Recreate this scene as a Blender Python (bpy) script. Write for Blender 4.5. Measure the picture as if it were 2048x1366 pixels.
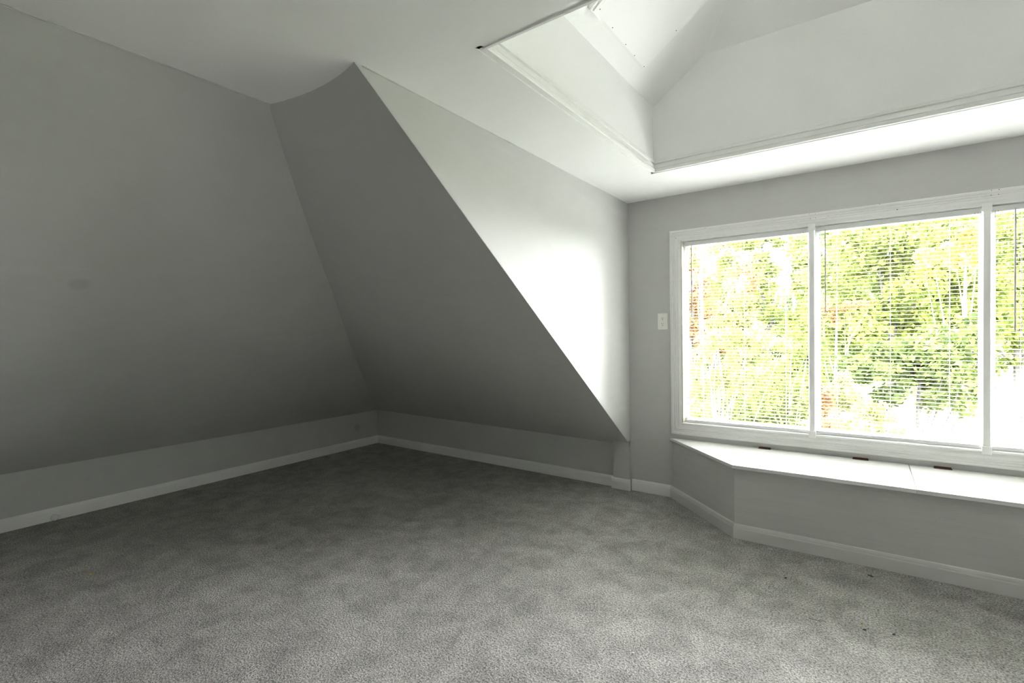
import bpy, bmesh, math, random
import numpy as np
from mathutils import Vector, Matrix

# ------------------------------------------------------------------ scene, camera, light
for o in list(bpy.data.objects):
    bpy.data.objects.remove(o)
scene = bpy.context.scene
COL = scene.collection
H = 1.2                                   # eye height; every pixel-derived number is in metres from it
F, TH, PITCH, ROLL = 988.463, 0.618865, -0.0196962, -0.0159581
_fw = np.array([-math.sin(TH) * math.cos(PITCH), math.cos(TH) * math.cos(PITCH), math.sin(PITCH)])
_r0 = np.array([math.cos(TH), math.sin(TH), 0.0])
_u0 = np.cross(_r0, _fw)
_r = _r0 * math.cos(ROLL) + _u0 * math.sin(ROLL)
_u = -_r0 * math.sin(ROLL) + _u0 * math.cos(ROLL)
CAMP = np.array([0.0, 0.0, H])

cam_data = bpy.data.cameras.new('camera')
cam = bpy.data.objects.new('camera', cam_data)
COL.objects.link(cam)
cam_data.sensor_width = 36.0
cam_data.lens = F / 2048 * 36.0
cam_data.clip_start = 0.02
cam_data.clip_end = 500
M = Matrix.Identity(4)
for k in range(3):
    M[k][0], M[k][1], M[k][2], M[k][3] = _r[k], _u[k], -_fw[k], CAMP[k]
cam.matrix_world = M
scene.camera = cam

SKY = 10.0
world = bpy.data.worlds.new('overcast_sky')
scene.world = world
world.use_nodes = True
bg = world.node_tree.nodes['Background']
bg.inputs[0].default_value = (0.985, 0.985, 1.0, 1)
bg.inputs[1].default_value = SKY

def portal(name, x0, x1, z0, z1, y, facing):
    d = bpy.data.lights.new(name, 'AREA')
    d.shape = 'RECTANGLE'
    d.size, d.size_y = x1 - x0, z1 - z0
    d.cycles.is_portal = True
    o = bpy.data.objects.new(name, d)
    COL.objects.link(o)
    o.location = ((x0 + x1) / 2, y, (z0 + z1) / 2)
    o.rotation_euler = (math.radians(90 * facing), 0, 0)
portal('window_daylight_portal', -1.04, 1.29, .535, 1.82, 3.66, -1)
XG = 1.95                                 # gable end wall beyond the right edge of the frame

vs = scene.view_settings
vs.view_transform = 'Standard'
vs.look = 'None'
vs.exposure = 2.85
vs.gamma = 1.0
vs.use_curve_mapping = False
cy = scene.cycles
cy.use_denoising = True
cy.max_bounces = 14
cy.diffuse_bounces = 10
cy.glossy_bounces = 4
cy.transparent_max_bounces = 16
cy.sample_clamp_indirect = 0.0

# ------------------------------------------------------------------ pixel helpers (photo frame 2048 x 1366)
def ray(px, py):
    return _fw + _r * (px - 1024) / F - _u * (py - 683) / F
def onX(px, py, x):
    r = ray(px, py); return CAMP + r * (x / r[0])
def onY(px, py, y):
    r = ray(px, py); return CAMP + r * (y / r[1])
def onZ(px, py, z):
    r = ray(px, py); return CAMP + r * ((z - H) / r[2])
def onP(px, py, p0, n):
    r = ray(px, py); p0 = np.array(p0); n = np.array(n)
    return CAMP + r * (np.dot(p0 - CAMP, n) / np.dot(r, n))

# ------------------------------------------------------------------ materials
def mat(name, col, rough=.6, spec=.3, noise=None, bump=None, metal=0.0, stains=(), coat=0):
    """col linear rgb; noise=(scale xyz, amount, detail); bump=(scale xyz, strength, distance)"""
    m = bpy.data.materials.new(name); m.use_nodes = True
    nt = m.node_tree; N, L = nt.nodes, nt.links
    b = N['Principled BSDF']
    b.inputs['Base Color'].default_value = (*col, 1)
    b.inputs['Roughness'].default_value = rough
    b.inputs['Specular IOR Level'].default_value = spec
    b.inputs['Metallic'].default_value = metal
    geo = N.new('ShaderNodeNewGeometry')
    out = None
    def tex(sc, detail=4):
        mp = N.new('ShaderNodeMapping'); mp.inputs['Scale'].default_value = sc
        L.new(geo.outputs['Position'], mp.inputs['Vector'])
        t = N.new('ShaderNodeTexNoise'); t.inputs['Scale'].default_value = 1
        t.inputs['Detail'].default_value = detail
        L.new(mp.outputs['Vector'], t.inputs['Vector'])
        return t.outputs['Fac']
    def mul(colsock, facsock, lo, hi, f0=.3, f1=.7):
        mr = N.new('ShaderNodeMapRange')
        mr.inputs['From Min'].default_value = f0; mr.inputs['From Max'].default_value = f1
        mr.inputs['To Min'].default_value = lo; mr.inputs['To Max'].default_value = hi
        L.new(facsock, mr.inputs['Value'])
        mx = N.new('ShaderNodeVectorMath'); mx.operation = 'SCALE'
        if colsock is None:
            mx.inputs[0].default_value = col
        else:
            L.new(colsock, mx.inputs[0])
        L.new(mr.outputs['Result'], mx.inputs['Scale'])
        return mx.outputs['Vector']
    for nz in (noise if isinstance(noise, list) else [noise] if noise else []):
        out = mul(out, tex(nz[0], nz[2]), 1 - nz[1], 1 + nz[1])
    if stains:                               # faint pale rub marks
        out = mul(out, tex((1.4, 1.4, 9), 2), 1, 1.045, .66, .76)
    for (p, r, d) in stains:                 # soft round stain of its own shape
        dm = N.new('ShaderNodeVectorMath'); dm.operation = 'DISTANCE'
        L.new(geo.outputs['Position'], dm.inputs[0]); dm.inputs[1].default_value = tuple(p)
        out = mul(out, dm.outputs['Value'], 1 - d, 1, r * .5, r)
    if out is not None:
        L.new(out, b.inputs['Base Color'])
    if bump:
        bp = N.new('ShaderNodeBump')
        bp.inputs['Strength'].default_value = bump[1]; bp.inputs['Distance'].default_value = bump[2]
        L.new(tex(bump[0], 3), bp.inputs['Height'])
        L.new(bp.outputs['Normal'], b.inputs['Normal'])
    return m

GREY = (.545, .547, .537)
STAIN1 = onP(160, 569, (-4.38, 0, .36), (.7375, 0, -1)); STAIN2 = onX(715, 855, -4.375)
M_GREY = mat('grey_wall_paint', GREY, .55, .3, [((2.2, 2.2, 2.2), .02, 3), ((9, 9, 28), .012, 3)], ((140, 140, 140), .12, .002),
             stains=[(STAIN1, .05, .13), (STAIN2, .05, .16)])
M_CEIL = mat('white_ceiling_paint', (.845, .848, .842), .7, .2, ((3, 3, 3), .012, 3), ((90, 90, 90), .10, .002))
M_TRIM = mat('white_trim_paint', (.82, .82, .81), .35, .45, ((6, 6, 6), .015, 3))
M_CASE = mat('white_window_casing', (.76, .76, .75), .35, .45, ((5, 5, 40), .02, 3))
M_LID = mat('white_painted_wood_lid', (.74, .74, .735), .42, .4, ((3, 60, 3), .05, 5), ((6, 160, 6), .25, .002))
M_SEAT = mat('grey_painted_plywood', (.56, .558, .545), .5, .35, [((3, 3, 55), .03, 5), ((2.5, 2.5, 2.5), .04, 3)], ((6, 6, 160), .3, .002))
M_SKIRT = mat('pale_grey_skirting_paint', (.64, .638, .625), .4, .4, ((6, 6, 6), .02, 3))
M_SLAT = mat('white_blind_slat', (.86, .86, .84), .4, .4)
M_RAIL = mat('white_blind_rail', (.72, .72, .72), .4, .4)
M_CORD = mat('white_blind_cord', (.75, .75, .78), .7, .2)
M_WAND = mat('grey_plastic_wand', (.42, .41, .42), .25, .5)
M_PVC = mat('white_window_sash', (.84, .85, .87), .35, .45)
M_CREAM = mat('cream_wood_jamb', (.62, .58, .48), .5, .3, ((8, 8, 60), .06, 4))
M_DARK = mat('dark_gap', (.02, .02, .02), .8, .1)
M_HINGE = mat('rusty_brown_hinge', (.10, .045, .03), .5, .4, ((90, 90, 90), .4, 3), metal=.3)
M_PLATE = mat('white_outlet_plastic', (.80, .79, .75), .35, .45)
M_BOARD = mat('white_hatch_paint', (.90, .90, .90), .6, .25)
M_STEEL = mat('clear_grey_plastic', (.72, .72, .72), .12, .6)
M_YEL = mat('yellow_crumb', (.62, .45, .08), .6)
M_WHT = mat('white_scrap', (.8, .8, .8), .5)
M_GRYSC = mat('dark_grey_scrap', (.10, .11, .13), .4)

def carpet_material():
    m = bpy.data.materials.new('grey_taupe_carpet'); m.use_nodes = True
    nt = m.node_tree; N, L = nt.nodes, nt.links
    b = N['Principled BSDF']
    b.inputs['Roughness'].default_value = .95; b.inputs['Specular IOR Level'].default_value = .1
    geo = N.new('ShaderNodeNewGeometry')
    def noise(s, d, rough=.55, dist=0):
        t = N.new('ShaderNodeTexNoise'); t.inputs['Scale'].default_value = s
        t.inputs['Detail'].default_value = d; t.inputs['Roughness'].default_value = rough
        t.inputs['Distortion'].default_value = dist
        L.new(geo.outputs['Position'], t.inputs['Vector']); return t.outputs['Fac']
    def rng(s, f0, f1, t0, t1):
        r = N.new('ShaderNodeMapRange')
        for k, v in zip(('From Min', 'From Max', 'To Min', 'To Max'), (f0, f1, t0, t1)): r.inputs[k].default_value = v
        L.new(s, r.inputs['Value']); return r.outputs['Result']
    def mth(op, a, c):
        n = N.new('ShaderNodeMath'); n.operation = op
        for i, v in enumerate((a, c)):
            if isinstance(v, (int, float)): n.inputs[i].default_value = v
            else: L.new(v, n.inputs[i])
        return n.outputs[0]
    tuft = noise(135, 3, .7)
    yarn = noise(420, 2, .6)
    lay = noise(7.0, 9, .72, .4)        # brushed pile patches
    wear = noise(1.3, 3, .5, .3)
    v = mth('MULTIPLY', rng(tuft, .36, .60, .36, 1.24), rng(yarn, .3, .7, .70, 1.25))
    v = mth('MULTIPLY', v, rng(lay, .37, .62, .74, 1.12))
    v = mth('MULTIPLY', v, rng(wear, .35, .65, .93, 1.04))
    sc = N.new('ShaderNodeVectorMath'); sc.operation = 'SCALE'
    sc.inputs[0].default_value = (.66, .638, .612)
    L.new(v, sc.inputs['Scale']); L.new(sc.outputs['Vector'], b.inputs['Base Color'])
    h = mth('ADD', mth('MULTIPLY', tuft, 1.0), mth('MULTIPLY', yarn, .35))
    bp = N.new('ShaderNodeBump'); bp.inputs['Strength'].default_value = 1.0; bp.inputs['Distance'].default_value = .016
    L.new(h, bp.inputs['Height']); L.new(bp.outputs['Normal'], b.inputs['Normal'])
    return m
M_CARPET = carpet_material()

def glass_material():
    m = bpy.data.materials.new('window_glass'); m.use_nodes = True
    nt = m.node_tree; N, L = nt.nodes, nt.links
    N.remove(N['Principled BSDF'])
    tr = N.new('ShaderNodeBsdfTransparent'); tr.inputs[0].default_value = (.97, .98, .97, 1)
    gl = N.new('ShaderNodeBsdfGlossy'); gl.inputs['Roughness'].default_value = .02
    fr = N.new('ShaderNodeFresnel'); fr.inputs[0].default_value = 1.3
    mx = N.new('ShaderNodeMixShader')
    L.new(fr.outputs[0], mx.inputs[0]); L.new(tr.outputs[0], mx.inputs[1]); L.new(gl.outputs[0], mx.inputs[2])
    L.new(mx.outputs[0], N['Material Output'].inputs['Surface'])
    return m
M_GLASS = glass_material()

def leaf_material(name, c_dark, c_mid, c_light):
    m = bpy.data.materials.new(name); m.use_nodes = True
    nt = m.node_tree; N, L = nt.nodes, nt.links
    N.remove(N['Principled BSDF'])
    at = N.new('ShaderNodeAttribute'); at.attribute_name = 'tint'
    rp = N.new('ShaderNodeValToRGB')
    e = rp.color_ramp.elements
    e[0].position, e[0].color = 0.0, (*c_dark, 1)
    e[1].position, e[1].color = 1.0, (*c_light, 1)
    k = e.new(.5); k.color = (*c_mid, 1)
    L.new(at.outputs['Fac'], rp.inputs[0])
    d = N.new('ShaderNodeBsdfDiffuse'); t = N.new('ShaderNodeBsdfTranslucent')
    L.new(rp.outputs[0], d.inputs[0]); L.new(rp.outputs[0], t.inputs[0])
    mx = N.new('ShaderNodeMixShader'); mx.inputs[0].default_value = .35
    L.new(d.outputs[0], mx.inputs[1]); L.new(t.outputs[0], mx.inputs[2])
    L.new(mx.outputs[0], N['Material Output'].inputs['Surface'])
    return m

# ------------------------------------------------------------------ mesh helpers
def obj(name, verts, faces, m, parent=None, smooth=False):
    me = bpy.data.meshes.new(name)
    me.from_pydata([tuple(map(float, v)) for v in verts], [], faces)
    bm = bmesh.new(); bm.from_mesh(me)
    bmesh.ops.recalc_face_normals(bm, faces=bm.faces)
    bm.to_mesh(me); bm.free()
    if smooth:
        me.polygons.foreach_set('use_smooth', [True] * len(me.polygons))
    me.materials.append(m)
    o = bpy.data.objects.new(name, me)
    COL.objects.link(o)
    if parent is not None:
        o.parent = parent
    return o
def share(name, src, parent, loc=(0, 0, 0), rot=None):
    o = bpy.data.objects.new(name, src.data); COL.objects.link(o)
    o.parent = parent; o.location = loc
    if rot: o.rotation_euler = rot
    return o
def empty(name, loc, label, cat, group=None, kind=None):
    o = bpy.data.objects.new(name, None); COL.objects.link(o)
    o.empty_display_size = .05
    o.location = loc
    tag(o, label, cat, group, kind); return o
def tag(o, label, cat, group=None, kind=None):
    o['label'] = label; o['category'] = cat
    if group: o['group'] = group
    if kind: o['kind'] = kind
    return o
def struct(o, label, cat):
    return tag(o, label, cat, kind='structure')

class MB:
    """collects shapes for one mesh"""
    def __init__(s, off=(0, 0, 0)): s.v, s.f, s.o = [], [], np.array(off, float)
    def add(s, vs, fs):
        n = len(s.v)
        s.v += [np.array(v, float) - s.o for v in vs]; s.f += [[i + n for i in f] for f in fs]; return s
    def box(s, x0, x1, y0, y1, z0, z1):
        vs = [(x, y, z) for z in (z0, z1) for y in (y0, y1) for x in (x0, x1)]
        return s.add(vs, [[0, 2, 3, 1], [4, 5, 7, 6], [0, 1, 5, 4], [2, 6, 7, 3], [0, 4, 6, 2], [1, 3, 7, 5]])
    def bevbox(s, x0, x1, y0, y1, z0, z1, r=.003):
        bm = bmesh.new()
        bmesh.ops.create_cube(bm, size=1)
        for v in bm.verts:
            v.co = Vector(((x0 + x1) / 2 + v.co.x * (x1 - x0), (y0 + y1) / 2 + v.co.y * (y1 - y0), (z0 + z1) / 2 + v.co.z * (z1 - z0)))
        bmesh.ops.bevel(bm, geom=list(bm.edges), offset=r, segments=2, affect='EDGES', profile=.5)
        bm.verts.index_update()
        s.add([tuple(v.co) for v in bm.verts], [[v.index for v in f.verts] for f in bm.faces]); bm.free(); return s
    def prism(s, poly, d):
        """poly: list of 3d points; extruded by vector d"""
        n = len(poly); d = np.array(d, float)
        vs = [np.array(p, float) for p in poly]; vs = vs + [p + d for p in vs]
        fs = [list(range(n))[::-1], list(range(n, 2 * n))] + [[i, (i + 1) % n, n + (i + 1) % n, n + i] for i in range(n)]
        return s.add(vs, fs)
    def tube(s, pts, rad, seg=8):
        pts = [np.array(p, float) for p in pts]
        rad = rad if hasattr(rad, '__len__') else [rad] * len(pts)
        vs, fs = [], []
        for i, p in enumerate(pts):
            t = pts[min(i + 1, len(pts) - 1)] - pts[max(i - 1, 0)]; t /= np.linalg.norm(t) + 1e-9
            a = np.cross(t, (0, 0, 1) if abs(t[2]) < .9 else (1, 0, 0)); a /= np.linalg.norm(a); b = np.cross(t, a)
            for k in range(seg):
                an = 2 * math.pi * k / seg
                vs.append(p + rad[i] * (a * math.cos(an) + b * math.sin(an)))
        for i in range(len(pts) - 1):
            for k in range(seg):
                fs.append([i * seg + k, i * seg + (k + 1) % seg, (i + 1) * seg + (k + 1) % seg, (i + 1) * seg + k])
        fs.append(list(range(seg))[::-1]); fs.append([(len(pts) - 1) * seg + k for k in range(seg)])
        return s.add(vs, fs)
    def lathe(s, c, axis, prof, seg=16, caps=True):
        c = np.array(c, float); t = np.array(axis, float); t /= np.linalg.norm(t)
        a = np.cross(t, (0, 0, 1) if abs(t[2]) < .9 else (1, 0, 0)); a /= np.linalg.norm(a); b = np.cross(t, a)
        vs, fs = [], []
        for (r, h) in prof:
            for k in range(seg):
                an = 2 * math.pi * k / seg
                vs.append(c + t * h + r * (a * math.cos(an) + b * math.sin(an)))
        for i in range(len(prof) - 1):
            for k in range(seg):
                fs.append([i * seg + k, i * seg + (k + 1) % seg, (i + 1) * seg + (k + 1) % seg, (i + 1) * seg + k])
        if caps:
            fs.append(list(range(seg))[::-1]); fs.append([(len(prof) - 1) * seg + k for k in range(seg)])
        return s.add(vs, fs)
    def sweep(s, prof, p0, p1, out, m0=0.0, m1=0.0):
        """profile (d outwards, z) swept from p0 to p1; out = unit vector away from the wall; m = mitre shift per unit d"""
        p0, p1, out = np.array(p0, float), np.array(p1, float), np.array(out, float)
        t = (p1 - p0) / np.linalg.norm(p1 - p0); n = len(prof)
        a = [p0 + out * d + np.array((0, 0, z)) + t * (m0 * d) for d, z in prof]
        b = [p1 + out * d + np.array((0, 0, z)) - t * (m1 * d) for d, z in prof]
        return s.add(a + b, [[i, (i + 1) % n, n + (i + 1) % n, n + i] for i in range(n)] + [list(range(n))[::-1], list(range(n, 2 * n))])
    def build(s, name, m, parent=None, smooth=False):
        return obj(name, s.v, s.f, m, parent, smooth)

def wall_rects(x0, x1, z0, z1, holes):
    xs = sorted({x0, x1, *[h[0] for h in holes], *[h[1] for h in holes]})
    zs = sorted({z0, z1, *[h[2] for h in holes], *[h[3] for h in holes]})
    for i in range(len(xs) - 1):
        for j in range(len(zs) - 1):
            cx, cz = (xs[i] + xs[i + 1]) / 2, (zs[j] + zs[j + 1]) / 2
            if not any(h[0] < cx < h[1] and h[2] < cz < h[3] for h in holes):
                yield xs[i], xs[i + 1], zs[j], zs[j + 1]

# ------------------------------------------------------------------ the room
CZ = 2.141            # flat ceiling
XL, XCL = -4.38, -1.432          # left knee wall, dormer cheek
XM = .125                        # dormer centre line
def mir(x): return 2 * XM - x
XR, XCR = mir(XL), mir(XCL)
YW, YR = 3.52, -2.6              # window wall, rear wall
KN = .36
WIN = (-1.04, 1.29, .535, 1.818)

mb = MB().box(XL - .2, XG + .2, YR - .2, YW + .12, -.12, 0)
struct(mb.build('floor', M_CARPET), 'grey taupe cut pile carpet covering the whole floor', 'carpet')

# window wall with its opening
mb = MB()
for a in wall_rects(XCL - .02, XCR + .02, 0, CZ + .1, [WIN]):
    mb.box(a[0], a[1], YW, YW + .15, a[2], a[3])
struct(mb.build('wall_window', M_GREY), 'light grey dormer wall around the wide window', 'wall')

# plain rear wall and gable end wall (out of frame)
struct(MB().box(XL - .1, XG + .1, YR - .12, YR, 0, CZ + .1).build('wall_rear', M_GREY), 'plain light grey wall behind', 'wall')
struct(MB().box(XG, XG + .15, YR - .05, YW + .2, 0, CZ + .1).build('wall_right', M_GREY), 'plain light grey gable end wall', 'wall')

# knee walls
struct(MB().box(XL - .1, XL, YR, YW + .2, 0, KN + .03).build('wall_left', M_GREY), 'low grey knee wall under the long left slope', 'wall')
K0, K1 = (XL, 3.567), (-1.55, 3.525)
mb = MB().prism([(XL - .05, 3.5677, 0), (-1.5, 3.5243, 0), (-1.5, 3.7, 0), (XL - .05, 3.7, 0)], (0, 0, KN + .03))
struct(mb.build('wall_back', M_GREY), 'low grey knee wall running from the corner to the dormer', 'wall')
mb = MB().prism([(XG + .05, 3.545, 0), (mir(-1.5), 3.5243, 0), (mir(-1.5), 3.7, 0), (XG + .05, 3.7, 0)], (0, 0, KN + .03))
struct(mb.build('wall_back_right', M_GREY), 'low grey knee wall on the far side of the dormer', 'wall')
# short stub where the knee wall meets the dormer
struct(MB().box(-1.555, XCL, 3.488, 3.7, 0, KN + .012).build('wall_stub_left', M_GREY), 'narrow grey stub between knee wall and window wall', 'wall')
struct(MB().box(XCR, mir(-1.555), 3.488, 3.7, 0, KN + .012).build('wall_stub_right', M_GREY), 'narrow grey stub beyond the window seat', 'wall')

# left and right slopes
SL = (CZ - KN) / (-1.966 - XL)
def slope_side(name, lab, flip):
    f = (lambda x: mir(x)) if flip else (lambda x: x)
    n = 40
    vs, fs = [], []
    for layer in (0, .09):
        for i in range(n + 1):
            y = YR - .05 + (YW + .2 - YR + .05) * i / n
            wob = .004 * math.sin(y * 2.1 + .5) + .003 * math.sin(y * 5.3)
            for x in (XL - .06, XL + .5, XL + 1.2, XL + 1.9, -2.1, -1.966, -1.90):
                z = KN + (x - XL) * SL + (wob if XL < x < -1.5 else 0)
                vs.append((f(x), y, z + layer * 1.25))
    c = 7
    base = (n + 1) * c
    for i in range(n):
        for j in range(c - 1):
            q = [i * c + j, i * c + j + 1, (i + 1) * c + j + 1, (i + 1) * c + j]
            fs.append(q); fs.append([k + base for k in q][::-1])
    ring = [j for j in range(c)] + [i * c + c - 1 for i in range(1, n + 1)] + [n * c + j for j in range(c - 2, -1, -1)] + [i * c for i in range(n - 1, 0, -1)]
    for a, b in zip(ring, ring[1:] + ring[:1]):
        fs.append([a, b, b + base, a + base])
    struct(obj(name, vs, fs, M_GREY, smooth=False), lab, 'wall')
slope_side('wall_left_slope', 'long grey sloping attic wall with faint scuffs and a round stain', False)

# back slope either side of the dormer (slightly bowed where it meets the ceiling)
def z_back(x, y):
    yb = 3.567 + (3.487 - 3.567) * (x - XL) / (XCL - XL)
    yt = 1.098 + .016 * (x - XCL) / (-1.966 - XCL) * -1
    t = (yb - y) / (yb - yt)
    z = KN + (CZ - KN) * t
    if -1.99 < x < XCL:
        s = (x + 1.99) / (XCL + 1.99)
        k = max(0.0, min(1.0, (t - .72) / .28)); k = k * k * (3 - 2 * k)
        z += .030 * k * math.sin(math.pi * s) ** .8
    return z
def slope_back(name, lab, flip):
    f = (lambda x: mir(x)) if flip else (lambda x: x)
    xs = ([mir(XG + .1), -2.6] if flip else [XL - .12, XL, -3.4, -2.6]) + [-2.1 + i * (XCL - .002 + 2.1) / 22 for i in range(23)]
    ys = [3.66, 3.3, 2.9, 2.5, 2.1] + [1.9 - i * .045 for i in range(21)]
    c = len(ys); n = len(xs) - 1
    vs = [(f(x), y, z_back(x, y) + l) for l in (0, .11) for x in xs for y in ys]
    base = len(xs) * c; fs = []
    for i in range(n):
        for j in range(c - 1):
            q = [i * c + j, i * c + j + 1, (i + 1) * c + j + 1, (i + 1) * c + j]
            fs.append(q); fs.append([k + base for k in q][::-1])
    ring = [j for j in range(c)] + [i * c + c - 1 for i in range(1, n + 1)] + [n * c + j for j in range(c - 2, -1, -1)] + [i * c for i in range(n - 1, 0, -1)]
    for a, b in zip(ring, ring[1:] + ring[:1]):
        fs.append([a, b, b + base, a + base])
    o = obj(name, vs, fs, M_GREY)
    for p in o.data.polygons:
        p.use_smooth = True
    o.data.set_sharp_from_angle(angle=math.radians(40))
    struct(o, lab, 'wall')
slope_back('wall_back_slope', 'grey sloping attic wall in shade beside the dormer', False)
slope_back('wall_back_right_slope', 'grey sloping attic wall beyond the dormer', True)

# dormer cheeks
def cheek(name, lab, flip):
    x = XCR if flip else XCL
    d = .08 if flip else -.08
    ys = [3.66, 3.487] + [3.2 - .25 * i for i in range(6)] + [1.9 - .1 * i for i in range(8)] + [1.099]
    pts = [(x, y, z_back(XCL, y)) for y in ys] + [(x, 1.099, CZ + .08), (x, 3.66, CZ + .08)]
    n = len(pts); k = len(ys)
    back = [(p[0] + d, p[1], p[2] + (.07 if i < k else 0)) for i, p in enumerate(pts)]
    vs = pts + back
    fs = [list(range(n))[::-1], list(range(n, 2 * n))] + [[i, (i + 1) % n, n + (i + 1) % n, n + i] for i in range(n)]
    struct(MB().add(vs, fs).build(name, M_GREY), lab, 'wall')
cheek('wall_cheek_left', 'bright triangular grey side wall of the window dormer', False)
cheek('wall_cheek_right', 'triangular grey side wall on the far side of the dormer', True)

# flat ceiling with the raised tray opening
TX0, TX1, TY0, TY1 = -1.028, mir(-1.028), 1.305, 2.936
mb = MB()
for a in wall_rects(-2.25, XG + .1, YR - .1, YW + .1, [(TX0 - .02, TX1 + .02, TY0 - .02, TY1 + .02)]):
    mb.box(a[0], a[1], a[2], a[3], CZ, CZ + .08)
struct(mb.build('ceiling', M_CEIL), 'flat white ceiling around the raised tray', 'ceiling')
Z1 = 2.527                       # top of the tray's side walls
ZT = 2.742                       # top of the tray wall above the window
TS = (ZT - Z1) / (-.725 - TX0)
mb = MB().box(TX0 - .06, TX0, TY0 - .06, TY1 + .06, CZ + .005, Z1 + .02)
mb.box(TX1, TX1 + .06, TY0 - .06, TY1 + .06, CZ + .005, Z1 + .02)
mb.box(TX0 - .06, TX1 + .06, TY1, TY1 + .06, CZ + .005, 3.0)
mb.box(TX0 - .06, TX1 + .06, TY0 - .06, TY0, CZ + .005, 3.6)
struct(mb.build('ceiling_tray_walls', M_CEIL), 'white upright sides of the raised ceiling tray', 'ceiling')
mb = MB()
zr = Z1 + TS * (XM - TX0)
for fl in (False, True):
    f = mir if fl else (lambda x: x)
    mb.prism([(f(TX0 - .06), TY0 - .06, Z1 - TS * .06), (f(XM + .02), TY0 - .06, zr + TS * .02), (f(XM + .02), TY1 + .06, zr + TS * .02), (f(TX0 - .06), TY1 + .06, Z1 - TS * .06)], (0, 0, .06))
# hip towards the window: through the top edge of the window-side wall and the fold seen in the corner
hp = onP(1455, 0, (TX0, 0, Z1), (TS, 0, -1))
HS = (hp[2] - ZT) / (TY1 - hp[1])
mb.prism([(TX0 - .05, TY1 + .05, ZT - HS * .05), (TX1 + .05, TY1 + .05, ZT - HS * .05), (TX1 + .05, TY0 - .05, ZT + HS * (TY1 - TY0 + .05)), (TX0 - .05, TY0 - .05, ZT + HS * (TY1 - TY0 + .05))], (0, 0, .06))
struct(mb.build('ceiling_tray_vault', M_CEIL), 'white folded vault planes inside the ceiling tray', 'ceiling')
print('hip', hp, HS)

# tray trim: stepped moulding around the opening
TP = [(0, 0), (.010, 0), (.013, .004), (.013, .015), (.008, .0165), (.008, .019), (.0105, .021), (.0085, .043), (.004, .0445), (.004, .048), (.012, .050), (.013, .063), (.009, .069), (0, .069)]
zc0 = CZ
tr = [(((TX0, TY0, zc0), (TX0, TY1, zc0)), (1, 0, 0)), (((TX0, TY1, zc0), (TX1, TY1, zc0)), (0, -1, 0)),
      (((TX1, TY1, zc0), (TX1, TY0, zc0)), (-1, 0, 0)), (((TX1, TY0, zc0), (TX0, TY0, zc0)), (0, 1, 0))]
for i, ((a, b), out) in enumerate(tr):
    o = MB().sweep(TP, a, b, out, 1, 1).build('trim_%d' % (i + 1), M_TRIM)
    struct(o, ['stepped white moulding along the tray edge over the carpet', 'stepped white moulding along the tray edge above the window',
               'stepped white moulding along the far side of the tray', 'stepped white moulding along the room side of the tray'][i], 'moulding')

rnd5 = random.Random(5)
def bead(name, pts, r, lab):
    struct(MB().tube(pts, [r * rnd5.uniform(.5, 1.3) for _ in pts], 6).build(name, M_GREY, None, True), lab, 'caulk')
bead('trim_5', [(-1.9665 + .003 * math.sin(y * 3) + rnd5.uniform(-.001, .001), y, CZ - .001) for y in np.linspace(-.4, 1.1, 40)], .003, 'uneven caulk bead between left slope and ceiling')
bead('trim_6', [(XCL + .001, y, CZ - .001) for y in np.linspace(1.13, 2.4, 30)], .0025, 'thin caulk bead between dormer side wall and ceiling')

# baseboards
BP = [(0, 0), (.013, 0), (.013, .058), (.0105, .066), (.0105, .070), (.007, .080), (.003, .083), (0, .083)]
def base(name, p0, p1, out, lab, m0=0, m1=0, parent=None):
    o = MB().sweep(BP, (*p0, 0), (*p1, 0), (*out, 0), m0, m1).build(name, M_TRIM, parent)
    if parent is None:
        struct(o, lab, 'baseboard')
    return o
base('baseboard_left', (XL, YR), (XL, 3.567), (1, 0), 'white baseboard along the left knee wall', 0, 1)
base('baseboard_right', (XG, YR), (XG, 3.53), (-1, 0), 'white baseboard along the gable end wall', 0, 0)
base('baseboard_back', K0, (-1.56, 3.5252), (-.0149, -.9999), 'white baseboard along the back knee wall', 1, 0)
base('baseboard_stub', (-1.568, 3.488), (-1.4195, 3.488), (0, -1), 'short white baseboard block on the narrow stub')
base('baseboard_window', (XCL + .0145, YW), (-1.128, YW), (0, -1), 'short white baseboard between stub and window seat')
base('baseboard_back_right', (mir(-1.432) + .02, 3.488), (XG, 3.488), (0, -1), 'white baseboard beyond the dormer')
base('baseboard_rear', (XL, YR), (XG, YR), (0, 1), 'white baseboard on the rear wall')

# ------------------------------------------------------------------ the wide window
window = empty('window_1', (XM, YW, WIN[2]), 'wide white triple window with stepped casing above the window seat', 'window', kind='structure')
WO = (XM, YW, WIN[2])
OX0, OX1, OZ0, OZ1 = -1.119, 1.369, .456, 1.890
CP = [(0, 0), (0, .012), (.006, .018), (.016, .018), (.020, .0145), (.026, .0145), (.030, .0175), (.036, .0145), (.042, .0175), (.048, .015), (.060, .015), (.068, .012), (.0775, .009), (.0775, 0)]
def casing(cs, i):
    """ring section between two corners of the casing (inset, thickness)"""
    def pt(c, ins, th):
        x = OX0 + ins if c[0] == 0 else OX1 - ins
        z = OZ0 + ins if c[1] == 0 else OZ1 - ins * (.073 / .0775)
        return (x - WO[0], YW - th - WO[1], z - WO[2])
    n = len(CP)
    vs = [pt(cs[0], *p) for p in CP] + [pt(cs[1], *p) for p in CP]
    fs = [[k, (k + 1) % n, n + (k + 1) % n, n + k] for k in range(n)] + [list(range(n))[::-1], list(range(n, 2 * n))]
    return obj('casing', vs, fs, M_CASE, window)
cas = [casing(c, i) for i, c in enumerate([((0, 1), (1, 1)), ((0, 0), (0, 1)), ((1, 0), (1, 1)), ((0, 0), (1, 0))])]
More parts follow.
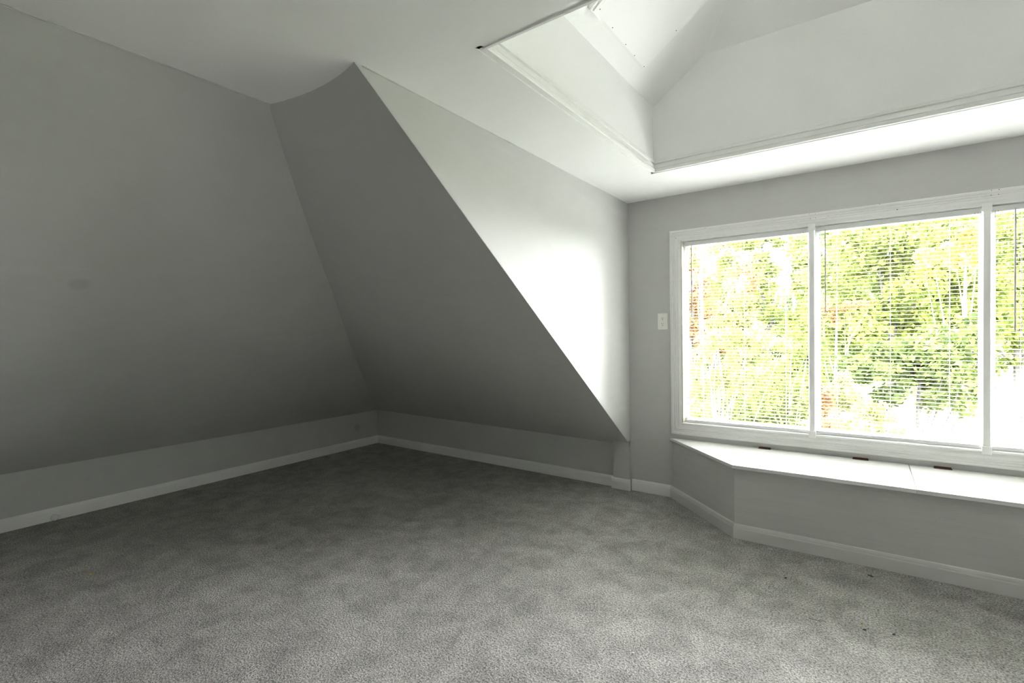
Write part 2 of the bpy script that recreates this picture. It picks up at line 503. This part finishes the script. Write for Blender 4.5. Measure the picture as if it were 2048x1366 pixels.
# jamb lining, stool and mullions
mb = MB(WO)
mb.box(WIN[0] - .004, WIN[0] + .006, YW - .008, YW + .075, WIN[2], WIN[3]); mb.box(WIN[1] - .006, WIN[1] + .004, YW - .008, YW + .075, WIN[2], WIN[3])
mb.build('jamb', M_CREAM, window)
MB(WO).box(WIN[0] + .006, WIN[1] - .006, YW - .008, YW + .075, WIN[3] - .006, WIN[3] + .002).build('head_jamb', M_CASE, window)
MB(WO).bevbox(WIN[0] - .002, WIN[1] + .002, YW - .017, YW + .08, WIN[2] - .004, WIN[2] + .008, .003).build('stool', M_TRIM, window)
MUL = [-.258, .519]
for x in MUL:
    mb = MB(WO).bevbox(x - .0145, x + .0145, YW - .010, YW + .047, WIN[2] + .004, WIN[3] + .006, .002)
    mb.bevbox(x - .019, x + .019, YW - .0115, YW - .002, WIN[3] - .034, WIN[3] + .012, .002)
    mb.bevbox(x - .019, x + .019, YW - .0185, YW - .002, WIN[2] - .012, WIN[2] + .030, .002)
    mb.build('mullion', M_TRIM, window)
UN = [(WIN[0] + .006, MUL[0] - .0145), (MUL[0] + .0145, MUL[1] - .0145), (MUL[1] + .0145, WIN[1] - .006)]
STILES = [(.018, .008), (.022, .006), (.022, .02)]
for (x0, x1), (sa, sb) in zip(UN, STILES):
    y0, y1 = YW + .047, YW + .090
    zb, zt = WIN[2] + .002, WIN[3] - .004
    o = MB(WO).bevbox(x0 - .01, x0 + sa, y0, y1, zb, zt, .003).bevbox(x1 - sb, x1 + .01, y0, y1, zb, zt, .003) \
        .bevbox(x0 + sa, x1 - sb, y0, y1, zb, zb + .030, .003).bevbox(x0 + sa, x1 - sb, y0, y1, zt - .034, zt, .003).build('sash', M_PVC, window)
    MB(WO).box(x0 + sa - .004, x1 - sb + .004, y0 + .02, y0 + .024, zb + .026, zt - .03).build('pane', M_GLASS, o)
    MB(WO).box(x0 + sa, x0 + sa + .006, y0 + .004, y0 + .016, zb + .030, zt - .034).build('glazing_bead', M_WAND, o)
# sash levers on the mullion side
for px, py0, py1 in ((1622, 486, 503), (1961, 468, 484), (1959, 823, 843)):
    a, b = onY(px, py0, YW + .05), onY(px, py1, YW + .05)
    MB(WO).bevbox(a[0] - .006, a[0] + .009, YW + .0415, YW + .060, b[2], a[2], .003).build('sash_lever', M_PVC, window)
# exposed nail and screw holes
HOLES = [(1619, 428, 2.2), (1630.5, 428, 2), (1620.5, 437.5, 2.2), (1631, 436, 2.2), (1657, 432, 1.5), (1794.5, 419, 3.2), (1983, 380.5, 2.2), (1998, 379, 2.6), (1982, 390.5, 2.4), (1997, 388.5, 2.2),
         (1759.5, 408.5, 2), (1351.5, 476.5, 2.6), (1343, 472.5, 1.8), (1410.5, 456, 2), (1340, 466, 1.6), (1358, 496, 1.5)]
for px, py, r in HOLES:
    p = onY(px, py, YW - .0175)
    MB(WO).lathe((p[0], YW - .0195, p[2]), (0, 1, 0), [(r * .00075, 0), (r * .00075, .006)], 8).build('nail_hole', M_DARK, window)

# ------------------------------------------------------------------ mini blinds
def slat_mesh(w):
    vs, fs = [], []
    prof = [(-.0125, 0), (-.0065, .0009), (0, .0012), (.0065, .0009), (.0125, 0)]
    n = len(prof)
    for x in (-w / 2, w / 2):
        for t in (0, -.0005):
            vs += [(x, y, z + t) for y, z in prof]
    for k in range(n - 1):
        fs.append([k, k + 1, 2 * n + k + 1, 2 * n + k]); fs.append([n + k, 3 * n + k, 3 * n + k + 1, n + k + 1])
        fs.append([k, n + k, n + k + 1, k + 1]); fs.append([2 * n + k, 2 * n + k + 1, 3 * n + k + 1, 3 * n + k])
    fs.append([0, 2 * n, 3 * n, n]); fs.append([n - 1, 2 * n - 1, 4 * n - 1, 3 * n - 1])
    return vs, fs
BLB = ['white mini blind with open slats over the sash beside the outlet', 'white mini blind with open slats between the two mullions', 'white mini blind with open slats over the sash farthest from the outlet']
CORDS = [(1405, 1488, 1571), (1674, 1781, 1900), None]
WANDS = [(1384, 632), (1651, 626), (2030, 663)]
YB = YW + .028
for i, (x0, x1) in enumerate(UN):
    bx0, bx1 = x0 + (.004 if i else .012), x1 - .004
    cx = (bx0 + bx1) / 2; w = bx1 - bx0
    zt, zb = WIN[3] - .012, WIN[2] + .012
    root = empty('window_blind', (cx, YB, zb), BLB[i], 'blind', 'mini blinds in the wide window')
    O = (cx, YB, zb)
    mb = MB(O).bevbox(bx0, bx1, YB - .0135, YB + .0135, zt - .026, zt, .002)
    mb.box(bx0 + .002, bx1 - .002, YB - .0150, YB - .013, zt - .027, zt - .0235)
    hr = mb.build('head_rail', M_RAIL, root)
    for xx in (bx0 + .02, bx1 - .02):
        for dx in (-.006, .006):
            MB(O).lathe((xx + dx, YB - .0158, zt - .0252), (0, 1, 0), [(.0018, 0), (.0018, .003)], 6).build('clip_hole', M_DARK, hr)
    br = MB(O).bevbox(bx0 + .002, bx1 - .002, YB - .0125, YB + .0125, zb, zb + .017, .002).build('bottom_rail', M_RAIL, root)
    top, bot = zt - .036, zb + .034
    n = round((top - bot) / .0213)
    sv, sf = slat_mesh(w - .006)
    first = obj('slat', sv, sf, M_SLAT, root)
    first.location = (0, 0, top - zb)
    rnd = random.Random(i)
    for k in range(1, n + 1):
        share('slat', first, root, (0, 0, top - zb - k * (top - bot) / n), (rnd.uniform(-.012, .012) + .005, 0, 0))
    if CORDS[i]:
        cxs = [onY(px, 660, YB - .012)[0] for px in CORDS[i]]
    else:
        cxs = [bx0 + .115, cx, bx1 - .115]
    for c in cxs:
        MB(O).tube([(c, YB - .0137, zt - .026), (c, YB - .0137, zb + .016)], .0009, 5).tube([(c, YB + .0137, zt - .026), (c, YB + .0137, zb + .016)], .0009, 5).build('ladder_cord', M_CORD, root)
        MB(O).lathe((c, YB - .0142, zb + .006), (0, 1, 0), [(.003, 0), (.003, .003)], 8).build('cord_plug', M_PVC, br)
    wp = onY(WANDS[i][0], WANDS[i][1], YB - .022)
    MB(O).tube([(wp[0], YB - .020, zt - .020), (wp[0], YB - .024, zt - .05), (wp[0], YB - .022, wp[2])], [.002, .0042, .0042], 6).build('tilt_wand', M_WAND, root)

# ------------------------------------------------------------------ window seat
SX0, SZ = -1.122, .424
A, B = (SX0, YW - .004), (-.606, 3.024)
Bm, Am = (mir(B[0]), B[1]), (mir(SX0), YW - .004)
SO = (XM, YW - .25, 0)
seat = empty('storage_bench', SO, 'built-in grey window seat with angled end and white hinged lids', 'window seat')
d45 = np.array([B[0] - A[0], B[1] - A[1], 0.0]); L45 = np.linalg.norm(d45); d45 /= L45
n45 = np.array([d45[1], -d45[0], 0.0])
if n45[0] > 0: n45 = -n45
a3, b3 = np.array((*A, 0)), np.array((*B, 0))
zp = SZ - .024
a4 = a3 + d45 * .02
MB(SO).prism([a4, b3, b3 + (0, 0, zp), a4 + (0, 0, zp)], -n45 * .018).build('end_panel', M_SEAT, seat)
MB(SO).box(B[0] + .001, Bm[0], B[1], B[1] + .018, 0, zp).build('front_panel', M_SEAT, seat)
am, bm_ = np.array((*Am, 0)), np.array((*Bm, 0))
nm = np.array((-n45[0], n45[1], 0))
am2 = am + np.array((-d45[0], d45[1], 0)) * .02
MB(SO).prism([bm_, am2, am2 + (0, 0, zp), bm_ + (0, 0, zp)], -nm * .018).build('end_panel', M_SEAT, seat)
MB(SO).tube([(B[0] + .001, B[1] + .001, .083), (B[0] + .001, B[1] + .001, zp)], .003, 8).build('corner_bead', M_SEAT, seat)
# skirting on the seat
t8 = math.tan(math.radians(22.5))
o = MB(SO).sweep(BP, (*A, 0), (*B, 0), n45, 0.0, -t8).build('skirting', M_SKIRT, seat)
o = MB(SO).sweep(BP, (*B, 0), (*Bm, 0), (0, -1, 0), -t8, -t8).build('skirting', M_SKIRT, seat)
o = MB(SO).sweep(BP, (*Bm, 0), (*Am, 0), nm, -t8, 0).build('skirting', M_SKIRT, seat)
# lids
XS = .203
ov = .022
lb = b3 + n45 * ov * .6 + np.array((0.004, -ov, 0)); la = a3 + n45 * .012
def lid(poly, name='lid'):
    z0, z1 = SZ - .018, SZ
    n = len(poly)
    vs = [(p[0], p[1], z0) for p in poly] + [(p[0], p[1], z1 - .002) for p in poly]
    c = np.mean([p[:2] for p in poly], axis=0)
    vs += [(p[0] + (c[0] - p[0]) * .003, p[1] + (c[1] - p[1]) * .006, z1) for p in poly]
    fs = [list(range(n))[::-1], list(range(2 * n, 3 * n))]
    for l in (0, 1):
        fs += [[l * n + i, l * n + (i + 1) % n, (l + 1) * n + (i + 1) % n, (l + 1) * n + i] for i in range(n)]
    return MB(SO).add(vs, fs).build(name, M_LID, seat)
yb = YW - .005
la = (la[0], yb)
l1 = lid([la, (lb[0], lb[1]), (XS - .0012, lb[1]), (XS - .0012, yb)])
l2 = lid([(XS + .0012, yb), (XS + .0012, lb[1]), (mir(lb[0]), lb[1]), (mir(la[0]), yb)])
for k, (p0, p1) in enumerate((((1516, 897), (1541, 899)), ((1705, 917), (1737, 921)), ((1868, 936), (1905, 940)))):
    q0, q1 = onZ(*p0, SZ + .002), onZ(*p1, SZ + .002)
    mb = MB(SO).bevbox(q0[0], q1[0], YW - .030, YW - .002, SZ - .001, SZ + .0035, .001)
    mb.tube([(q0[0] + .002, YW - .006, SZ + .005), (q1[0] - .002, YW - .006, SZ + .005)], .0035, 8)
    mb.build('hinge', M_HINGE, l1 if k < 2 else l2)
mb = MB(SO).bevbox(.95, 1.02, YW - .030, YW - .002, SZ - .001, SZ + .0035, .001).tube([(.952, YW - .006, SZ + .005), (1.018, YW - .006, SZ + .005)], .0035, 8)
mb.build('hinge', M_HINGE, l2)

# ------------------------------------------------------------------ outlet
oc = ((onY(1316, 627, YW)[0] + onY(1338, 659, YW)[0]) / 2 - .004, YW, (onY(1316, 627, YW)[2] + onY(1338, 659, YW)[2]) / 2)
outlet = empty('wall_outlet', oc, 'white two-socket outlet plate on grey wall beside the window casing', 'outlet')
MB(oc).bevbox(oc[0] - .036, oc[0] + .036, YW - .006, YW + .001, oc[2] - .058, oc[2] + .058, .0025).build('cover_plate', M_PLATE, outlet)
for s in (-1, 1):
    zc = oc[2] + s * .0195
    prof = []
    for k in range(24):
        an = 2 * math.pi * k / 24
        prof.append((oc[0] + .0172 * math.cos(an), YW - .0078, zc + max(-.0135, min(.0135, .0172 * math.sin(an)))))
    r = MB(oc).prism(prof, (0, .003, 0)).build('receptacle', M_PLATE, outlet)
    MB(oc).box(oc[0] - .0075, oc[0] - .0052, YW - .0082, YW - .006, zc + .0005, zc + .0085).build('slot', M_DARK, r)
    MB(oc).box(oc[0] + .0052, oc[0] + .0072, YW - .0082, YW - .006, zc + .001, zc + .008).build('slot', M_DARK, r)
    MB(oc).lathe((oc[0], YW - .0083, zc - .007), (0, 1, 0), [(.0027, 0), (.0027, .003)], 10).build('slot', M_DARK, r)
MB(oc).lathe((oc[0], YW - .0075, oc[2]), (0, 1, 0), [(.0012, 0), (.003, .0008), (.003, .003)], 10).build('screw', M_PLATE, outlet)

# ------------------------------------------------------------------ access panel on the tray slope
pn = np.array((TS, 0, -1.0)); pl0 = (TX0, 0, Z1)
pa, pb, pc = onP(1188, 16, pl0, pn), onP(1287, 137, pl0, pn), onP(1352, 61, pl0, pn)
us = np.array((1, 0, TS)); us /= np.linalg.norm(us)
nd = np.array((TS, 0, -1.0)); nd /= np.linalg.norm(nd)       # into the room
yp0, yp1 = pa[1], (pb[1] + pc[1]) / 2
x0p = (pa[0] + pb[0]) / 2
def sp(y, s, d=0.0):
    return np.array((x0p, y, Z1 + TS * (x0p - TX0))) + us * s + nd * d
print('panel', yp0, yp1, x0p, pb, pc)
hatch = empty('access_panel', sp(yp0, 0), 'white screwed-on access panel on the sloping side of the ceiling tray', 'access panel')
HO = sp(yp0, 0)
PLEN = .85
def slab(y0, y1, s0, s1, d0, d1):
    return MB(HO).prism([sp(y0, s0, d0), sp(y1, s0, d0), sp(y1, s1, d0), sp(y0, s1, d0)], nd * (d1 - d0))
slab(yp0, yp1, 0, PLEN, .0005, .012).build('board', M_BOARD, hatch)
slab(yp0, yp1 - .01, -.012, 0, .0005, .008).build('trim_strip', M_TRIM, hatch)
slab(yp0 - .038, yp0, -.012, PLEN, .0005, .022).build('trim_strip', M_TRIM, hatch)
slab(yp0 - .022, yp0 - .006, -.006, PLEN, .022, .028).build('trim_bead', M_TRIM, hatch)
pp = np.array(sp(0, 0, .0125))
for px, py in ((1201.5, 10), (1200, 18.5), (1225, 55.5), (1251.5, 89), (1269, 111), (1288, 133), (1352.5, 61)):
    q = onP(px, py, pp, nd)
    MB(HO).lathe(q - nd * .002, nd, [(.0022, 0), (.0022, .003)], 8).build('screw', M_DARK, hatch)

# ------------------------------------------------------------------ small things on the floor
ds = onX(108, 1034, XL + .016)
stop = empty('door_stop', (XL + .013, ds[1], ds[2]), 'small clear plastic knob stuck on the left baseboard', 'door stop')
DO = (XL + .013, ds[1], ds[2])
MB(DO).lathe(DO, (1, 0, 0), [(.020, -.003), (.020, .004), (.016, .006)], 20).build('base_plate', M_TRIM, stop)
MB(DO).lathe(DO, (1, 0, 0), [(.013, .004), (.018, .012), (.021, .022), (.019, .032), (.012, .038), (.003, .040)], 20).build('knob', M_STEEL, stop, True)
def scrap(name, px, py, m, lab, size, ang, cat='scrap'):
    p = onZ(px, py, 0)
    l, w, h = size
    vs = [(-l, 0, .001), (-l * .3, w, .002), (l * .6, w * .7, h), (l, 0, .003), (l * .4, -w, .001), (-l * .5, -w * .8, h)]
    vs = vs + [(x, y, z + .003) for x, y, z in vs]
    n = 6
    fs = [list(range(n))[::-1], list(range(n, 2 * n))] + [[i, (i + 1) % n, n + (i + 1) % n, n + i] for i in range(n)]
    o = obj(name, vs, fs, m); o.location = (p[0], p[1], 0); o.rotation_euler = (0, 0, ang)
    tag(o, lab, cat)
scrap('leaf_scrap', 180, 1150, M_YEL, 'tiny yellow leaf scrap on the dark carpet near the left wall', (.010, .006, .006), .9)
scrap('paper_scrap', 1541, 1099, M_WHT, 'thin white sliver on the carpet below the seat corner', (.014, .003, .004), -.4)
scrap('plastic_scrap', 1741, 1153, M_GRYSC, 'thin dark grey sliver on the carpet in front of the seat', (.014, .003, .004), -.5)
scrap('carpet_lint', 1571, 1157, M_GRYSC, 'dark speck of lint on the carpet in front of the seat', (.006, .005, .004), .3)
scrap('carpet_lint', 1729, 1261, M_GRYSC, 'dark speck of lint beside a yellow crumb on pale carpet', (.006, .005, .004), .1)
scrap('carpet_lint', 1788, 1270, M_GRYSC, 'dark speck of lint on bare carpet far from the seat', (.006, .004, .004), .6)
scrap('leaf_scrap', 1724, 1249, M_YEL, 'tiny yellow crumb on the pale carpet in front of the seat', (.004, .003, .004), .4)
scrap('paper_crumb', 1266, 1308, M_WHT, 'small white crumb on the open pale carpet', (.006, .004, .004), .8)
p = onZ(1645, 1243, 0.002)
pts = [(p[0] + .012 * math.cos(a) - .03 * max(0, a - 4), p[1] + .007 * math.sin(a), .003 + .001 * math.sin(3 * a)) for a in np.linspace(0, 6, 16)]
o = MB((p[0], p[1], 0)).tube([(-.045 + p[0], p[1] + .012, .002)] + pts[::-1], .0008, 5).build('thread', M_GRYSC)
o.location = (p[0], p[1], 0); tag(o, 'thin curled dark thread on the pale carpet', 'thread')

# ------------------------------------------------------------------ outdoors
GZ = -3.2
struct(MB().box(-1.9, mir(-1.9), YW + .15, YW + .45, 2.06, 2.2).build('unseen_shade_eave', M_CEIL), 'unseen white eave added to shade the dormer window from high sky', 'eave')  # out-of-view overhang, added to keep high sky off lids and slats
M_GRASS = mat('lawn_grass', (.05, .07, .02), .9, .1, [((.6, .6, .6), .25, 4), ((9, 9, 9), .3, 4)])
M_DRIVE = mat('pale_driveway', (.16, .15, .14), .85, .2, ((4, 4, 4), .1, 4))
M_BARK = mat('grey_bark', (.06, .056, .052), .9, .1, ((14, 14, 4), .3, 4))
M_TWIG = mat('pale_bark', (.18, .17, .16), .8, .1, ((14, 14, 4), .2, 4))
M_SIDE = mat('tan_house_wall', (.16, .135, .115), .8, .2, ((1, 1, 12), .08, 3))
M_HTRIM = mat('pale_house_trim', (.30, .27, .24), .7, .2)
M_ROOF = mat('grey_shingle_roof', (.07, .07, .075), .9, .1, ((8, 8, 8), .2, 3))
M_HDARK = mat('dark_house_glass', (.04, .045, .055), .2, .5)
struct(MB().box(-60, 60, -60, 90, GZ - .2, GZ).build('ground', M_GRASS), 'green lawn below the window', 'lawn')
struct(MB().box(onY(1770, 800, 30)[0], onY(1965, 800, 30)[0], 25, 34, GZ, GZ + .03).build('ground_driveway', M_DRIVE), 'pale driveway in front of the neighbouring house', 'driveway')

def leaves(name, clumps, per, size, m, parent, seed, off):
    """clumps: list of (centre, radius); many small folded leaf blades as one crown"""
    rng = np.random.default_rng(seed)
    P = []; T = []
    for c, r in clumps:
        k = max(4, int(per * r * r))
        d = rng.normal(size=(k, 3)); d /= np.linalg.norm(d, axis=1)[:, None]
        rad = r * rng.uniform(.25, 1, k) ** .6
        P.append(np.array(c) + d * rad[:, None] * np.array((1, 1, .75)))
        T.append(np.clip(rng.normal(.5 + rng.normal(0, .16), .2, k), 0, 1))
    P = np.concatenate(P) - np.array(off); T = np.concatenate(T)
    n = len(P)
    a = rng.normal(size=(n, 3)); a[:, 2] -= .3; a /= np.linalg.norm(a, axis=1)[:, None]
    b = np.cross(a, rng.normal(size=(n, 3))); b /= np.linalg.norm(b, axis=1)[:, None]
    c = np.cross(a, b)
    s = size * rng.uniform(.6, 1.25, n)[:, None]
    V = np.stack([P - a * s, P + b * s * .55 + c * s * .15, P + a * s, P - b * s * .55 + c * s * .15], 1).reshape(-1, 3)
    me = bpy.data.meshes.new(name)
    me.vertices.add(4 * n); me.vertices.foreach_set('co', V.ravel())
    me.loops.add(4 * n); me.loops.foreach_set('vertex_index', np.arange(4 * n))
    me.polygons.add(n); me.polygons.foreach_set('loop_start', np.arange(0, 4 * n, 4)); me.polygons.foreach_set('loop_total', np.full(n, 4))
    at = me.attributes.new('tint', 'FLOAT', 'FACE'); at.data.foreach_set('value', T.astype(np.float32))
    me.update(); me.materials.append(m)
    o = bpy.data.objects.new(name, me); COL.objects.link(o); o.parent = parent
    o['kind'] = 'stuff'
    return o

L_DARK = leaf_material('dark_green_leaves', (0.0188, 0.0315, 0.0094), (0.0482, 0.0691, 0.0167), (0.1152, 0.1362, 0.0377))
L_GREEN = leaf_material('mid_green_leaves', (0.0315, 0.0471, 0.0094), (0.0838, 0.1099, 0.0188), (0.1990, 0.2146, 0.0524))
L_LIME = leaf_material('yellow_green_leaves', (0.0514, 0.0644, 0.0130), (0.1372, 0.1415, 0.0343), (0.2785, 0.2656, 0.1200))
L_YEL = leaf_material('yellow_autumn_leaves', (0.1071, 0.0813, 0.0130), (0.2357, 0.1799, 0.0299), (0.3429, 0.2830, 0.0943))
L_ORA = leaf_material('orange_autumn_leaves', (0.0688, 0.0299, 0.0106), (0.1629, 0.0728, 0.0257), (0.2357, 0.1286, 0.0557))


def at(px, py, y):            # a point y metres out, in the direction of that pixel
    return onY(px, py, y)
def tree(name, lab, Y, tpx, top_py, blobs, lm, seed, leaf=.07, dens=1.0, bark=None, trunk=.12, cat='tree', limbs=6, cr=.30, group=None):
    """a tree standing on the lawn Y metres out; crown blobs are (px, py, half width, half height) in photo pixels, turned into metres at Y"""
    rnd = random.Random(seed)
    bark = bark or M_BARK
    base = at(tpx, 683, Y)
    O = (base[0], Y, GZ)
    root = empty(name, O, lab, cat, group)
    clumps = []
    for (px, py, rx, ry) in blobs:
        c = at(px, py, Y)
        m = np.dot(c - CAMP, _fw) / F
        rx, ry = rx * m, ry * m
        r0 = max(.10, cr * min(rx, ry) + .06)
        k = int(max(6, 3.0 * rx * ry / (r0 * r0)) * dens)
        for q in range(min(k, 90)):
            an = rnd.uniform(0, 2 * math.pi); ph = math.asin(rnd.uniform(-1, 1)); d = rnd.uniform(.2, 1) ** .45
            clumps.append(((c[0] + rx * d * math.cos(ph) * math.cos(an), Y + .8 * rx * d * math.cos(ph) * math.sin(an), c[2] + ry * d * math.sin(ph)), r0 * rnd.uniform(.7, 1.3)))
    clumps = [q for q in clumps if q[0][2] > GZ + .2]
    leaves('crown', clumps, 5.0 / (leaf * leaf), leaf, lm, root, seed, O)
    mb = MB(O)
    top = at(tpx, top_py, Y)[2]; lean = rnd.uniform(-.1, .1)
    def tp(t): return np.array((O[0] + lean * t * t, Y, GZ + (top - GZ) * t))
    mb.tube([tp(t) for t in (0, .02, .25, .5, .75, .95)], [trunk * 1.5, trunk * 1.1, trunk, trunk * .75, trunk * .42, trunk * .12], 8)
    mb.build('trunk', bark, root)
    for k in range(limbs):
        c, r = clumps[rnd.randrange(len(clumps))]
        t0 = rnd.uniform(.3, .7); s_ = tp(t0); e = np.array(c)
        mid = (s_ + e) / 2 + np.array((rnd.uniform(-.1, .1), rnd.uniform(-.1, .1), rnd.uniform(-.05, .25)))
        MB(O).tube([s_, mid, e], [trunk * .34, trunk * .22, trunk * .05], 6).build('limb', bark, root)
    return root

EV = [(1300, 470, 'beyond the outlet side of the window'), (1392, 590, 'behind the rust-brown oak'), (1462, 530, 'behind the slender yellow-green tree'), (1560, 600, 'below the gap of sky beside the grey trunk'),
      (1655, 430, 'behind the orange-leaved branchy tree'), (1770, 420, 'behind the big dense green tree'), (1890, 420, 'behind the bright yellow tree'), (2010, 440, 'rising over the roof of the tan house'), (2140, 430, 'at the far end of the tan house')]
for k, (px, py, lab) in enumerate(EV):
    blobs = [(px, py + 60, 40, 60), (px, py + 150, 62, 90), (px, 740, 72, 110), (px + 20, 640, 66, 80)]
    tree('evergreen_tree', 'far dark evergreen tree ' + lab, 36 + (k % 3) * 7.5, px, py + 10, blobs, L_DARK, 100 + k, leaf=.17, dens=.8, trunk=.2, limbs=2, cr=.3)
tree('maple_tree', 'large dense green tree filling the view behind the middle blind', 14, 1790, 450, [(1700, 540, 75, 80), (1800, 490, 120, 90), (1840, 610, 120, 110), (1750, 680, 100, 80), (1900, 570, 80, 90), (1690, 640, 50, 60), (1890, 450, 80, 36), (1720, 470, 60, 40)], L_GREEN, 1)
tree('maple_tree', 'green tree with a tall grey trunk beside a gap of sky', 18, 1530, 430, [(1487, 520, 42, 60), (1470, 590, 60, 60), (1555, 650, 60, 40), (1612, 540, 24, 80), (1510, 466, 55, 24), (1570, 470, 40, 22), (1536, 560, 14, 60)], L_GREEN, 2, trunk=.16)
tree('ash_tree', 'thin airy tree with sparse leaves against the gap of sky', 25, 1588, 440, [(1570, 520, 40, 70), (1415, 530, 30, 40), (1590, 600, 30, 40)], L_GREEN, 21, dens=.22, leaf=.08, trunk=.07)
tree('oak_tree', 'rust-brown autumn tree beside the window edge near the outlet', 16, 1380, 480, [(1385, 570, 28, 55), (1402, 630, 40, 50), (1370, 500, 22, 40), (1430, 680, 50, 40)], L_ORA, 3)
tree('birch_tree', 'slender yellow-green tree behind the first blind', 11, 1476, 560, [(1474, 610, 30, 55), (1490, 690, 55, 55), (1455, 650, 35, 45)], L_LIME, 4, leaf=.05, trunk=.05)
tree('oak_tree', 'small orange-topped tree just behind the slender yellow-green one', 12, 1484, 530, [(1484, 560, 30, 30)], L_ORA, 5, leaf=.05, trunk=.05)
tree('sapling', 'pale yellow-green sapling with thin bare twigs low behind the first blind', 7.6, 1440, 640, [(1430, 690, 55, 40), (1415, 760, 45, 60), (1525, 680, 45, 28), (1480, 750, 50, 40)], L_LIME, 6, leaf=.038, dens=.55, trunk=.025, bark=M_TWIG, limbs=18)
tree('sapling', 'thin green sapling low behind the first blind beside the mullion', 8.4, 1570, 670, [(1560, 780, 60, 55), (1470, 830, 90, 45), (1595, 830, 40, 50), (1598, 700, 35, 50)], L_GREEN, 7, leaf=.045, dens=.8, trunk=.025, bark=M_TWIG, limbs=14)
tree('maple_tree', 'bright yellow autumn tree reaching into the top of the middle blind', 12, 1925, 440, [(1925, 500, 38, 38), (1878, 522, 40, 34), (1945, 455, 28, 28)], L_YEL, 8, leaf=.055, dens=.7, trunk=.07)
tree('oak_tree', 'orange-leaved branchy tree beside the first mullion', 11.2, 1668, 560, [(1662, 608, 34, 20), (1715, 602, 26, 12), (1650, 640, 24, 16)], L_ORA, 9, leaf=.05, dens=.7, trunk=.05)
tree('maple_tree', 'grey-green tree standing behind the farthest blind', 16, 2040, 430, [(2010, 520, 60, 80), (2060, 600, 70, 90), (2000, 690, 40, 60), (2110, 500, 70, 80), (2030, 440, 60, 40)], L_GREEN, 10)
tree('maple_tree', 'olive tree arching over the top of the first blind', 12.5, 1405, 440, [(1425, 486, 55, 22), (1500, 476, 55, 16), (1585, 462, 40, 14), (1378, 520, 18, 40)], L_LIME, 11, leaf=.055, dens=.8, trunk=.06)
tree('holly_bush', 'dark green bush below the big tree behind the middle blind', 10.4, 1830, 680, [(1800, 750, 95, 60), (1880, 720, 75, 75), (1900, 800, 55, 36), (1735, 720, 45, 50), (1940, 700, 40, 80)], L_DARK, 12, leaf=.06, trunk=.05, cat='bush')
tree('conical_shrub', 'pointed yellow-green shrub low behind the middle blind', 9, 1684, 745, [(1684, 765, 12, 22), (1688, 805, 24, 34), (1692, 870, 40, 50)], L_LIME, 13, leaf=.04, trunk=.03, cat='shrub')
tree('round_shrub', 'rounded yellow-green shrub beside the pointed shrub', 7.9, 1740, 800, [(1738, 825, 30, 24), (1742, 885, 46, 44)], L_LIME, 14, leaf=.04, trunk=.03, cat='shrub')
tree('red_shrub', 'small red-brown shrub beside the first mullion', 7.3, 1648, 770, [(1648, 790, 18, 18), (1650, 840, 24, 30)], L_ORA, 15, leaf=.04, trunk=.03, cat='shrub')
tree('hedge_bush', 'low green bush under the sapling behind the first blind', 9.8, 1440, 760, [(1420, 810, 70, 50), (1500, 790, 80, 60), (1590, 760, 50, 80), (1480, 870, 130, 50)], L_GREEN, 16, leaf=.055, trunk=.05, cat='bush')
tree('hedge_bush', 'dark bush between the grey trunk and the big green tree', 21, 1620, 640, [(1600, 700, 60, 60), (1640, 740, 70, 70), (1560, 720, 60, 50)], L_DARK, 17, leaf=.07, trunk=.06, cat='bush')

# neighbouring house at the far right
hx = at(2016, 800, 24)[0]
HO2 = (hx + 3.5, 26, GZ)
house = empty('house', HO2, 'tan neighbouring house with pale porch posts and a grey roof', 'house')
h0 = hx - .55
MB(HO2).box(h0 + .8, h0 + 9, 25, 31, GZ, GZ + 2.9).build('wall', M_SIDE, house)
MB(HO2).prism([(h0 - .2, 23.6, GZ + 2.75), (h0 - .2, 32, GZ + 2.75), (h0 - .2, 28, GZ + 4.8)], (9.8, 0, 0)).build('roof', M_ROOF, house)
MB(HO2).box(h0, h0 + 8.8, 23.8, 24.05, GZ + 2.35, GZ + 2.75).build('porch_beam', M_HTRIM, house)
for k in range(3):
    MB(HO2).box(h0 + .4 + k * 2.8, h0 + .85 + k * 2.8, 23.8, 24.05, GZ, GZ + 2.35).build('porch_post', M_HTRIM, house)
for k in range(3):
    w = MB(HO2).box(h0 + 1.5 + k * 2.5, h0 + 2.7 + k * 2.5, 24.94, 25, GZ + .8, GZ + 2.1).build('window_frame', M_HTRIM, house)
    MB(HO2).box(h0 + 1.58 + k * 2.5, h0 + 2.62 + k * 2.5, 24.92, 24.95, GZ + .88, GZ + 2.02).build('pane', M_HDARK, w)
print('leaves', sum(len(o.data.polygons) for o in bpy.data.objects if o.name.startswith('crown')))
